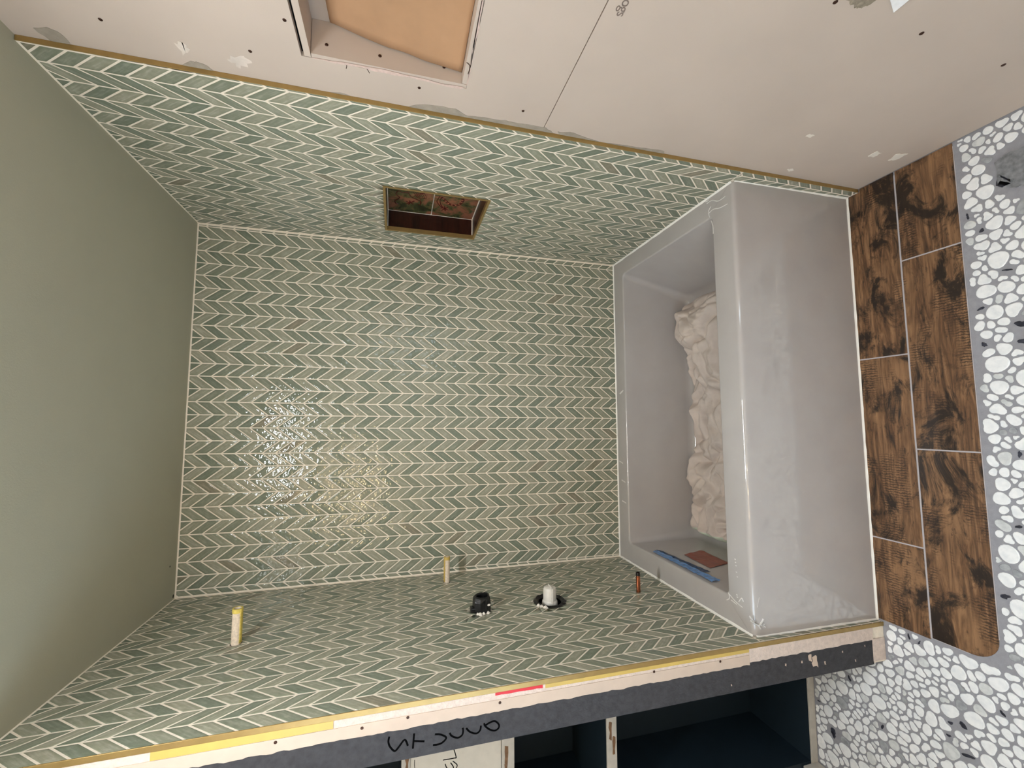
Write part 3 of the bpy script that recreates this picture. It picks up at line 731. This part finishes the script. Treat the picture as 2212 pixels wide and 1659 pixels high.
for vis, P, tone, c in pebs[:300]:
    V, F = peb_vf(P); mk('pebble', V, F, PEB[tone], floor, loc=(c[0], c[1], 0), recalc=False)
V, F, mi = [], [], []
for vis, P, tone, c in pebs[300:]:
    v, f = peb_vf(P); n = len(V); V += v; F += [tuple(n + i for i in q) for q in f]; mi += [tone] * len(f)
o = mk('pebble_field', V, F, None, floor, mats=PEB, mi=mi, recalc=False); o['kind'] = 'stuff'
patch('grey_crystal_slice', [(p.x, p.y, 0.0) for p in gst], 2, -0.001, 1, plain('grey crystal stone', (128, 130, 134), 0.3, var=0.35, scale=70), floor, 0.0025, 0.003, 4)
patch('black_stone_slice', [(2153, 402), (2158, 376), (2172, 382), (2192, 392), (2178, 400), (2165, 405)], 2, -0.001, 1, PEB[3], floor, 0.0035, 0.002, 3)

# ------------------------------------------------------------------ bathtub
def rrect(x0, x1, ya, yb, r, n=7):
    P = []
    for cx, cy, a0 in ((x1 - r, yb - r, 0), (x0 + r, yb - r, 90), (x0 + r, ya + r, 180), (x1 - r, ya + r, 270)):
        for i in range(n): a = math.radians(a0 + 90 * i / (n - 1)); P.append((cx + r * math.cos(a), cy + r * math.sin(a)))
    return P
tub = thing('bathtub', (W / 2, -0.43, 0), 'grey alcove bathtub with flat apron between the tiled walls', 'bathtub')
e = 0.0015
rings = []
def ring3(x0, x1, ya, yb, r, z): rings.append([(a, b, z) for a, b in rrect(x0, x1, ya, yb, r)])
ring3(e, W - e, -DB, -e, 0.002, 0.0)
ring3(e, W - e, -DB + 0.001, -e, 0.002, 0.03)
ring3(e, W - e, -D - 0.0060, -e, 0.002, T - 0.022)
for i in range(6):
    a = math.pi / 2 * i / 5; q = 0.014
    ring3(e, W - e, -D - 0.005 + q * (1 - math.cos(a)), -e, 0.002, T - q + q * math.sin(a) - 0.0)
xi0, xi1, yi0, yi1 = 0.092, 1.441, -0.742, -0.0935
ring3(xi0 - 0.008, xi1 + 0.008, yi0 - 0.008, yi1 + 0.008, 0.026, T)
for i in range(1, 6):
    a = math.pi / 2 * i / 5; q = 0.008
    ring3(xi0 - q + q * math.sin(a), xi1 + q - q * math.sin(a), yi0 - q + q * math.sin(a), yi1 + q - q * math.sin(a), 0.022, T - q + q * math.cos(a))
ring3(0.100, 1.385, -0.728, -0.108, 0.032, 0.30)
ring3(0.106, 1.350, -0.718, -0.114, 0.040, 0.175)
for i in range(1, 7):
    a = math.pi / 2 * i / 6; q = 0.05
    ring3(0.106 + q * (1 - math.cos(a)), 1.350 - q * (1 - math.cos(a)) * 1.3, -0.718 + q * (1 - math.cos(a)), -0.114 - q * (1 - math.cos(a)), 0.045, 0.175 - q * math.sin(a))
V = [p for r in rings for p in r]; n = len(rings[0])
F = [(k * n + i, k * n + (i + 1) % n, (k + 1) * n + (i + 1) % n, (k + 1) * n + i) for k in range(len(rings) - 1) for i in range(n)]
F.append(tuple((len(rings) - 1) * n + i for i in range(n))); F.append(tuple(range(n)))
sh = mk('shell', V, F, TUB, tub, smooth=True)
m = sh.modifiers.new('edges', 'EDGE_SPLIT'); m.split_angle = math.radians(35)
def bead(name, A, B, u, v, r=0.005, parent=tub):
    A, B, u, v = Vector(A), Vector(B), Vector(u), Vector(v); n = max(2, int((B - A).length / 0.03)); V, F = [], []
    for i in range(n + 1):
        p = A.lerp(B, i / n); rr = r * (1 + random.uniform(-0.2, 0.2))
        V += [tuple(p), tuple(p + u * rr), tuple(p + (u + v) * rr * 0.38), tuple(p + v * rr)]
    for i in range(n):
        a = 4 * i
        for k in range(4): F.append((a + k, a + (k + 1) % 4, a + 4 + (k + 1) % 4, a + 4 + k))
    F += [(0, 1, 2, 3), (4 * n, 4 * n + 3, 4 * n + 2, 4 * n + 1)]
    return mk(name, V, F, CAULK, parent)
bead('caulk_bead', (0.002, 0.0, T), (W - 0.002, 0.0, T), (0, -1, 0), (0, 0, 1))
bead('caulk_bead', (0.0, -D, T), (0.0, -0.002, T), (1, 0, 0), (0, 0, 1), 0.006)
bead('caulk_bead', (W, -D, T), (W, -0.002, T), (-1, 0, 0), (0, 0, 1), 0.006)
bead('caulk_bead', (0.0, -DB, 0.0), (0.0, -D - 0.004, T - 0.008), (1, 0, 0), (0, -1, 0), 0.005)
bead('caulk_bead', (W, -DB, 0.0), (W, -D - 0.004, T - 0.008), (-1, 0, 0), (0, -1, 0), 0.005)
bead('caulk_bead', (0.002, -DB, 0.0015), (W - 0.002, -DB, 0.0015), (0, -1, 0), (0, 0, 1), 0.005)
FILM = plain('peeling white film', (216, 213, 209), 0.35, var=0.06, scale=80, bump=0.4)
for L in ([(1527, 440), (1538, 433), (1552, 434), (1567, 424)], [(1524, 436), (1530, 433), (1528, 428)], [(1530, 462), (1541, 452), (1555, 449), (1572, 440)], [(1536, 476), (1540, 488), (1541, 505)],
          [(1533, 470), (1531, 456), (1536, 446)], [(1576, 1284), (1588, 1298), (1604, 1312)], [(1574, 1280), (1576, 1292), (1570, 1296)], [(1596, 1300), (1602, 1292), (1606, 1300)], [(1580, 1296), (1592, 1306)]):
    ribbon('protective_film', [L], 0.0034, 2, T, 1, FILM, tub, 0.0012)
for L in ([(1338, 850), (1346, 842), (1347, 844), (1340, 852)], [(1343, 1035), (1351, 1041), (1351, 1043), (1343, 1038)], [(1344, 1080), (1353, 1086), (1353, 1088), (1344, 1083)], [(1338, 995), (1346, 1000), (1346, 1002), (1338, 997)]):
    patch('white_smudge', L, 2, T, 1, FILM, tub, 0.0004, 0.001, 2)
for u, v in ((1588, 1208), (1589, 1215), (1590, 1222), (1591, 1236), (1593, 1246), (1592, 1285), (1593, 1290)):
    c = pix(u, v, 2, T); disc('white_smudge', tuple(c), 2, 0.0022, 1, FILM, tub, 7, 0.0006, 0.0036)
# a stringy curl of film on the front left corner
yc = -D - 0.006
ribbon('film_curl', [[(1621, 1340), (1630, 1347), (1640, 1350), (1650, 1347)], [(1628, 1343), (1622, 1336), (1619, 1330)], [(1640, 1350), (1646, 1341), (1648, 1336)], [(1637, 1350), (1642, 1358)], [(1645, 1348), (1652, 1354)]], 0.0042, 1, yc, -1, FILM, tub, 0.004)
ribbon('film_curl', [[(1636, 1312), (1638, 1300), (1640, 1290)]], 0.0012, 1, yc, -1, FILM, tub, 0.001)

# drop cloth heaped in the tub
HT = [(0.085, 0.135), (0.11, 0.18), (0.155, 0.222), (0.25, 0.205), (0.43, 0.178), (0.50, 0.155), (0.65, 0.148), (0.83, 0.150), (0.95, 0.175), (1.01, 0.205), (1.07, 0.255), (1.135, 0.262), (1.20, 0.235), (1.29, 0.19), (1.33, 0.135)]
def interp(x):
    for (a, b), (c, d) in zip(HT, HT[1:]):
        if a <= x <= c: s = (x - a) / (c - a); s = s * s * (3 - 2 * s); return b + (d - b) * s
    return HT[0][1] if x < HT[0][0] else HT[-1][1]
V, F, mi = [], [], []
nu, nv = 200, 90
for i in range(nu + 1):
    u = i / nu
    for j in range(nv + 1):
        v = j / nv
        x = 0.125 + (1.325 - 0.125) * u + 0.010 * noise.noise((v * 4, u * 2, 5))
        yb_ = -0.128 - 0.018 * (0.5 + noise.noise((u * 6, 3.1, 0))) ; yf_ = -0.66
        y = yb_ + (yf_ - yb_) * v
        top = interp(x) - 0.118
        prof = min(1.0, v / 0.06) ** 0.5 * min(1.0, (1 - v) / 0.12) ** 0.7
        endp = min(1.0, u / 0.035) ** 0.5 * min(1.0, (1 - u) / 0.05) ** 0.6
        rid = lambda s, ox, ax, ay: 1 - abs(noise.noise((x * ax * s + ox, y * ay * s, ox))) * 2
        w1, w2 = 0.09 * noise.noise((x * 6, y * 6, 3)), 0.09 * noise.noise((x * 6, y * 6, 8))
        rg = lambda ax, ay, oz, pw: max(0.0, 1 - abs(noise.noise(((x + w1) * ax, (y + w2) * ay, oz))) * 2.4) ** pw
        bil = lambda ax, ay, oz: min(1.0, abs(noise.noise(((x + w1) * ax, (y + w2) * ay, oz))) * 2.2)
        fold = 0.052 * bil(5.5, 9, 1.3) ** 0.7 + 0.024 * bil(12, 14, 7.7) ** 0.8 + 0.010 * rg(18, 24, 4.2, 1.6) - 0.008
        h = (top * (0.74 + 0.25 * noise.noise((x * 4, y * 4, 2))) + fold - 0.016) * prof * endp
        V.append((x, y, 0.1285 + max(0.0, h)))
for i in range(nu):
    for j in range(nv):
        a = i * (nv + 1) + j; F.append((a, a + 1, a + nv + 2, a + nv + 1)); mi.append(1 if i < 6 else 0)
cl = mk('drop_cloth', V, F, None, None, loc=(0.7, -0.4, 0.1285), mats=[CANVAS, HEM], mi=mi, smooth=True)
tag(cl, 'crumpled beige canvas drop cloth heaped in the bottom of the tub', 'cloth')
s_ = cl.modifiers.new('sub', 'SUBSURF'); s_.levels = 1; s_.render_levels = 1

# tape and sticker on the inner end wall of the tub
def on_endwall(y, z): return 0.0925 + (0.100 - 0.0925) * min(1, (T - z) / 0.2) + 0.0012
def sheet_on_wall(name, corners, mat, label, cat, nu=18, nv=5, rough=0.002, th=0.0006):
    V, F = [], []; (a, b, c, d) = corners
    for i in range(nu + 1):
        for j in range(nv + 1):
            s, t = i / nu, j / nv
            y = (a[0] * (1 - t) + d[0] * t) * (1 - s) + (b[0] * (1 - t) + c[0] * t) * s
            z = (a[1] * (1 - t) + d[1] * t) * (1 - s) + (b[1] * (1 - t) + c[1] * t) * s
            V.append((on_endwall(y, z) + rough * abs(noise.noise((y * 60, z * 60, 1))) * 2, y + 0.002 * noise.noise((z * 90, s * 9, 2)), z + 0.002 * noise.noise((y * 50, 3, 2))))
    for i in range(nu):
        for j in range(nv):
            q = i * (nv + 1) + j; F.append((q, q + 1, q + nv + 2, q + nv + 1))
    o = mk(name, V, F, mat, None, loc=(0.10, (a[0] + c[0]) / 2, (a[1] + c[1]) / 2), smooth=False)
    m = o.modifiers.new('thick', 'SOLIDIFY'); m.thickness = th; m.offset = 1
    return tag(o, label, cat)
sheet_on_wall('blue_tape', [(-0.262, 0.489), (-0.636, 0.489), (-0.640, 0.452), (-0.250, 0.462)], plain('blue tape film', (104, 146, 198), 0.3, var=0.3, scale=60), 'crumpled blue tape strip along the inner end of the tub', 'tape', 26, 5, 0.004)
sheet_on_wall('blue_tape', [(-0.240, 0.466), (-0.545, 0.455), (-0.555, 0.425), (-0.252, 0.448)], plain('dark blue tape film', (40, 62, 92), 0.3, var=0.3, scale=60), 'dark blue tape strip below the light blue one in the tub', 'tape', 22, 4, 0.003)
sheet_on_wall('red_sticker', [(-0.348, 0.389), (-0.520, 0.397), (-0.501, 0.285), (-0.323, 0.278)], plain('brick red film', (146, 76, 60), 0.35, var=0.18, scale=25), 'brick red square sticker on the inner end wall of the tub', 'sticker', 10, 8, 0.002)

# ------------------------------------------------------------------ plumbing on the left wall
def stub(name, yz, L, r, mat, label, wrap=None, tip=None, hollow=True, collar=True):
    b = (-0.0, yz[0], yz[1]); t = thing(name, b, label, 'pipe')
    prof = [(-0.03, r), (L * 0.97, r), (L, r * 0.95), (L, r * 0.72), (L - 0.02, r * 0.70)]
    lathe('pipe', prof, b, 0, mat, t, 16, 0.02)
    if collar: disc('wall_opening', (-0.0012, yz[0], yz[1]), 0, r * 1.55, 1, HOLE, t, 12, 0.0006)
    if wrap:
        a0, a1, wm = wrap; V, F = [], []; n = 8
        for k in range(9):
            for i in range(n + 1):
                an = a0 + (a1 - a0) * i / n; rr = r * 1.05 + 0.0006 * random.random()
                V.append((0.003 + (L * 0.985 - 0.003) * k / 8, yz[0] + rr * math.cos(an), yz[1] + rr * math.sin(an)))
        for k in range(8):
            for i in range(n):
                q = k * (n + 1) + i; F.append((q, q + 1, q + n + 2, q + n + 1))
        w = mk('yellow_wrap', V, F, wm, t, smooth=True); mm = w.modifiers.new('th', 'SOLIDIFY'); mm.thickness = 0.0006
    if tip: lathe('pipe_end', [(L - 0.012, r * 1.06), (L + 0.0005, r * 1.06), (L + 0.0005, r * 0.74), (L - 0.012, r * 0.74)], b, 0, tip, t, 16)
    return t
WRAPY = plain('yellow pipe sleeve', (216, 194, 96), 0.5, var=0.2, scale=120)
stub('pipe_stub', PIPES['a'], 0.106, 0.0142, BRASSY, 'thick white pipe stub with yellow wrap near the ceiling', (math.radians(225), math.radians(285), WRAPY), tip=WRAPY)
stub('pipe_stub', PIPES['b'], 0.105, 0.0125, BRASSY, 'thin white and yellow pipe stub near the back wall corner', (math.radians(20), math.radians(140), YELLOW), tip=YELLOW)
stub('copper_pipe', PIPES['c'], 0.075, 0.0082, COPPER, 'short bare copper pipe stub above the tub rim', tip=BLACKP)
# mixing valve in its round opening
v = thing('shower_valve', (0, *VALVE), 'white shower valve cartridge in a black ragged wall opening', 'valve')
yv, zv = VALVE
boxes('cavity', [((-0.126, yv - 0.0438, zv - 0.0438), (-0.115, yv + 0.0438, zv + 0.0438))], BLACKP, v)
V, F = [], []; n = 28                                      # torn black collar lining the opening
for k, (h, rr) in enumerate(((-0.05, 0.0435), (-0.0005, 0.0435), (0.006, 0.055), (0.0012, 0.063), (-0.0005, 0.058))):
    for i in range(n):
        a = 2 * math.pi * i / n; jit = (1 + 0.09 * noise.noise((math.cos(a) * 3, math.sin(a) * 3, 4))) if k >= 2 else 1
        hh = h + (0.010 * max(0, noise.noise((math.cos(a) * 4, math.sin(a) * 4, 9)) + 0.1) if k == 2 else 0)
        V.append((hh, yv + rr * jit * math.cos(a), zv + rr * jit * math.sin(a)))
for k in range(4):
    for i in range(n): F.append((k * n + i, k * n + (i + 1) % n, (k + 1) * n + (i + 1) % n, (k + 1) * n + i))
mk('black_collar', V, F, BLACKP, v)
lathe('cartridge_base', [(-0.11, 0.030), (-0.004, 0.030), (0.004, 0.0285), (0.007, 0.026)], (0, yv, zv), 0, WHITEP, v, 20)
lathe('cartridge', [(-0.02, 0.0255), (0.044, 0.0250), (0.052, 0.0225), (0.055, 0.0175)], (0, yv, zv), 0, WHITEP, v, 20)
boxes('cartridge_rib', [((0.0, yv - 0.030, zv - 0.003), (0.056, yv - 0.020, zv + 0.003)), ((0.054, yv - 0.020, zv - 0.0015), (0.060, yv + 0.016, zv + 0.0015))], WHITEP, v, bev=0.0008)
for da, s in ((200, 0.010), (215, 0.008), (228, 0.007)):
    a = math.radians(da + 15); lathe('plaster_crumb', [(-0.002, 0.3 * s), (0.0, s), (0.004, s * 0.8), (0.007, s * 0.3)], (0.001, yv + 0.062 * math.cos(a), zv + 0.062 * math.sin(a) * -1), 0, WHITEMUD, v, 8, 0.25, False)
# black mud guard
gt = thing('mud_guard', (0, *GUARD), 'black plastic plumbing guard with white plaster crumbs beside the valve', 'guard')
gy, gz = GUARD
lathe('guard_shell', [(-0.03, 0.033), (0.001, 0.0345), (0.006, 0.036), (0.035, 0.033), (0.050, 0.030), (0.054, 0.026), (0.050, 0.020), (0.03, 0.018)], (0, gy, gz), 0, BLACKP, gt, 9, 0.07, False)
boxes('guard_rib', [((0.002, gy - 0.036, gz - 0.012), (0.050, gy - 0.026, gz - 0.007)), ((0.045, gy - 0.004, gz - 0.02), (0.062, gy + 0.004, gz - 0.012))], BLACKP, gt, bev=0.001)
boxes('guard_flap', [((0.0, gy - 0.02, gz + 0.024), (0.018, gy + 0.01, gz + 0.044))], BLACKP, gt, bev=0.004)
for dy, dz, s in ((-0.038, 0.014, 0.009), (-0.037, 0.0, 0.006), (-0.034, -0.016, 0.007), (-0.036, 0.022, 0.005)):
    lathe('plaster_crumb', [(-0.001, 0.4 * s), (0.002, s), (0.005, s * 0.8), (0.009, s * 0.3)], (0.0, gy + dy, gz + dz), 0, WHITEMUD, gt, 7, 0.25, False)
disc('paint_fleck', (0.03, gy - 0.034, gz - 0.019), 1, 0.004, -1, WHITEMUD, gt, 8, 0.001, 0.006)

# two black specks where the ceiling meets the back wall
for (x, y, r) in ((0.1372, -0.0513, 0.004), (0.012, -0.010, 0.008)):
    disc('black_speck', (x, y, H), 2, r, -1, HOLE, ceiling, 7, 0.001, r * 0.6)

# ------------------------------------------------------------------ built-in shelving beyond the left wall
cab = thing('built_in_shelving', (-0.40, CABY + 0.15, 0), 'dark navy built-in shelves with pale worn edges left of the tub wall', 'shelving')
cx0, cx1, cyb = LWX, -0.132, CABY + 0.30
boxes('back_panel', [((cx0, cyb, 0), (cx1, cyb + 0.02, H))], NAVY, cab)
boxes('side_panel', [((cx0, CABY + 0.003, 0), (cx0 + 0.018, cyb, H))], NAVY, cab)
boxes('side_panel', [((cx1 - 0.014, CABY + 0.003, 0), (cx1, cyb, H))], NAVY, cab)
for za, zb in ((0.0, 0.030), (0.872, 0.910), (1.238, 1.280), (1.566, 1.592), (2.05, 2.08)):
    s = boxes('shelf', [((cx0 + 0.018, CABY + 0.004, za), (cx1 - 0.014, cyb, zb))], NAVY, cab)
    boxes('shelf_edge', [((cx0 + 0.002, CABY - 0.003, za), (cx1 - 0.001, CABY + 0.004, zb))], SHELFEDGE, s, bev=0.0015)
    if za > 0.5:
        for k in range(5):
            xk = -0.17 - 0.09 * k + random.uniform(-0.03, 0.03); zk = (za + zb) / 2 + random.uniform(-0.008, 0.008)
            patch('worn_spot', [(xk - 0.03, CABY - 0.003, zk - 0.004), (xk + 0.028, CABY - 0.003, zk - 0.006), (xk + 0.03, CABY - 0.003, zk + 0.005), (xk - 0.024, CABY - 0.003, zk + 0.006)], 1, CABY - 0.003, -1, BROWNST, s, 0.0005, 0.003, 3)
pn = boxes('white_panel', [((cx0 + 0.02, CABY + 0.004, 1.281), (cx1 - 0.015, CABY + 0.016, 1.565))], plain('off white board', (206, 200, 188), 0.7, var=0.05), cab)
yp = CABY + 0.004
ribbon('marker_writing', [hw(s) for s in ([(1180, 1010), (1220, 1150), (1190, 1162), (1010, 1195)], [(1165, 1210), (1235, 1270), (1215, 1330)], [(1130, 1235), (1170, 1290), (1178, 1330)], [(1045, 1255), (1060, 1300), (1085, 1335)])], 0.0030, 1, yp, -1, BLACKM, pn, 0.0006)
for L in ([(1998, 930), (2000, 1100), (1998, 1320)], [(560, 1190), (556, 1260), (562, 1330)]):
    ribbon('pencil_line', [hw(L)], 0.0018, 1, yp, -1, BLACKM, pn, 0.0004)

# white plate at the right wall, mostly out of the frame
wp = boxes('white_plate', [((DX - 0.006, -1.56, 0.600), (DX - 0.0002, -1.4420, 0.645))], WHITEP)
V, F = [], []
A = [pix(1930, 29, 0, DX - 0.007), pix(1920, -8, 0, DX - 0.007), pix(1975, -8, 0, DX - 0.007)]
bpy.data.objects.remove(wp)
d0, d1 = A[1] - A[0], A[2] - A[0]
Q = [A[0], A[0] + d0 * 3, A[0] + d0 * 3 + d1 * 2.2, A[0] + d1 * 2.2]
Vv = [tuple(q) for q in Q] + [(DX - 0.0003, q.y, q.z) for q in Q]
wp = mk('wall_plate', Vv, [(0, 1, 2, 3), (4, 7, 6, 5), (0, 4, 5, 1), (1, 5, 6, 2), (2, 6, 7, 3), (3, 7, 4, 0)], plain('bright white plate', (244, 244, 244), 0.4))
bv = wp.modifiers.new('b', 'BEVEL'); bv.width = 0.0015; bv.segments = 2
tag(wp, 'tilted white plate on the bare drywall at the frame edge', 'wall plate')

# ------------------------------------------------------------------ lamps of the room (outside the picture)
cl_ = thing('ceiling_light', (0.5, -1.45, H), 'long white ceiling light above the bathroom floor', 'light')
boxes('housing', [((0.12, -1.53, H - 0.03), (0.88, -1.37, H))], WHITEP, cl_)
boxes('diffuser', [((0.18, -1.485, H - 0.045), (0.82, -1.415, H - 0.031))], emitter('neutral lamp diffuser', (0.97, 0.985, 1.0, 1), CEILING_STRENGTH), cl_)
vl = thing('vanity_light', (-0.10, REAR, 2.06), 'vanity bar light with three warm globes on the rear wall', 'light')
boxes('bar', [((-0.45, REAR, 2.03), (0.25, REAR + 0.03, 2.09))], GOLD, vl)
GLOBE = emitter('warm globe', (1.0, 0.74, 0.42, 1), VANITY_STRENGTH)
for x in (-0.34, -0.10, 0.14):
    prof = [(0.03 + 0.04 * (1 - math.cos(a)), max(0.001, 0.04 * math.sin(a))) for a in [math.pi * i / 10 for i in range(11)]]
    lathe('globe', prof, (x, REAR + 0.02, 2.06), 1, GLOBE, vl, 16)
for o in BASES + CHILD:
    if '_b' in o: del o['_b']
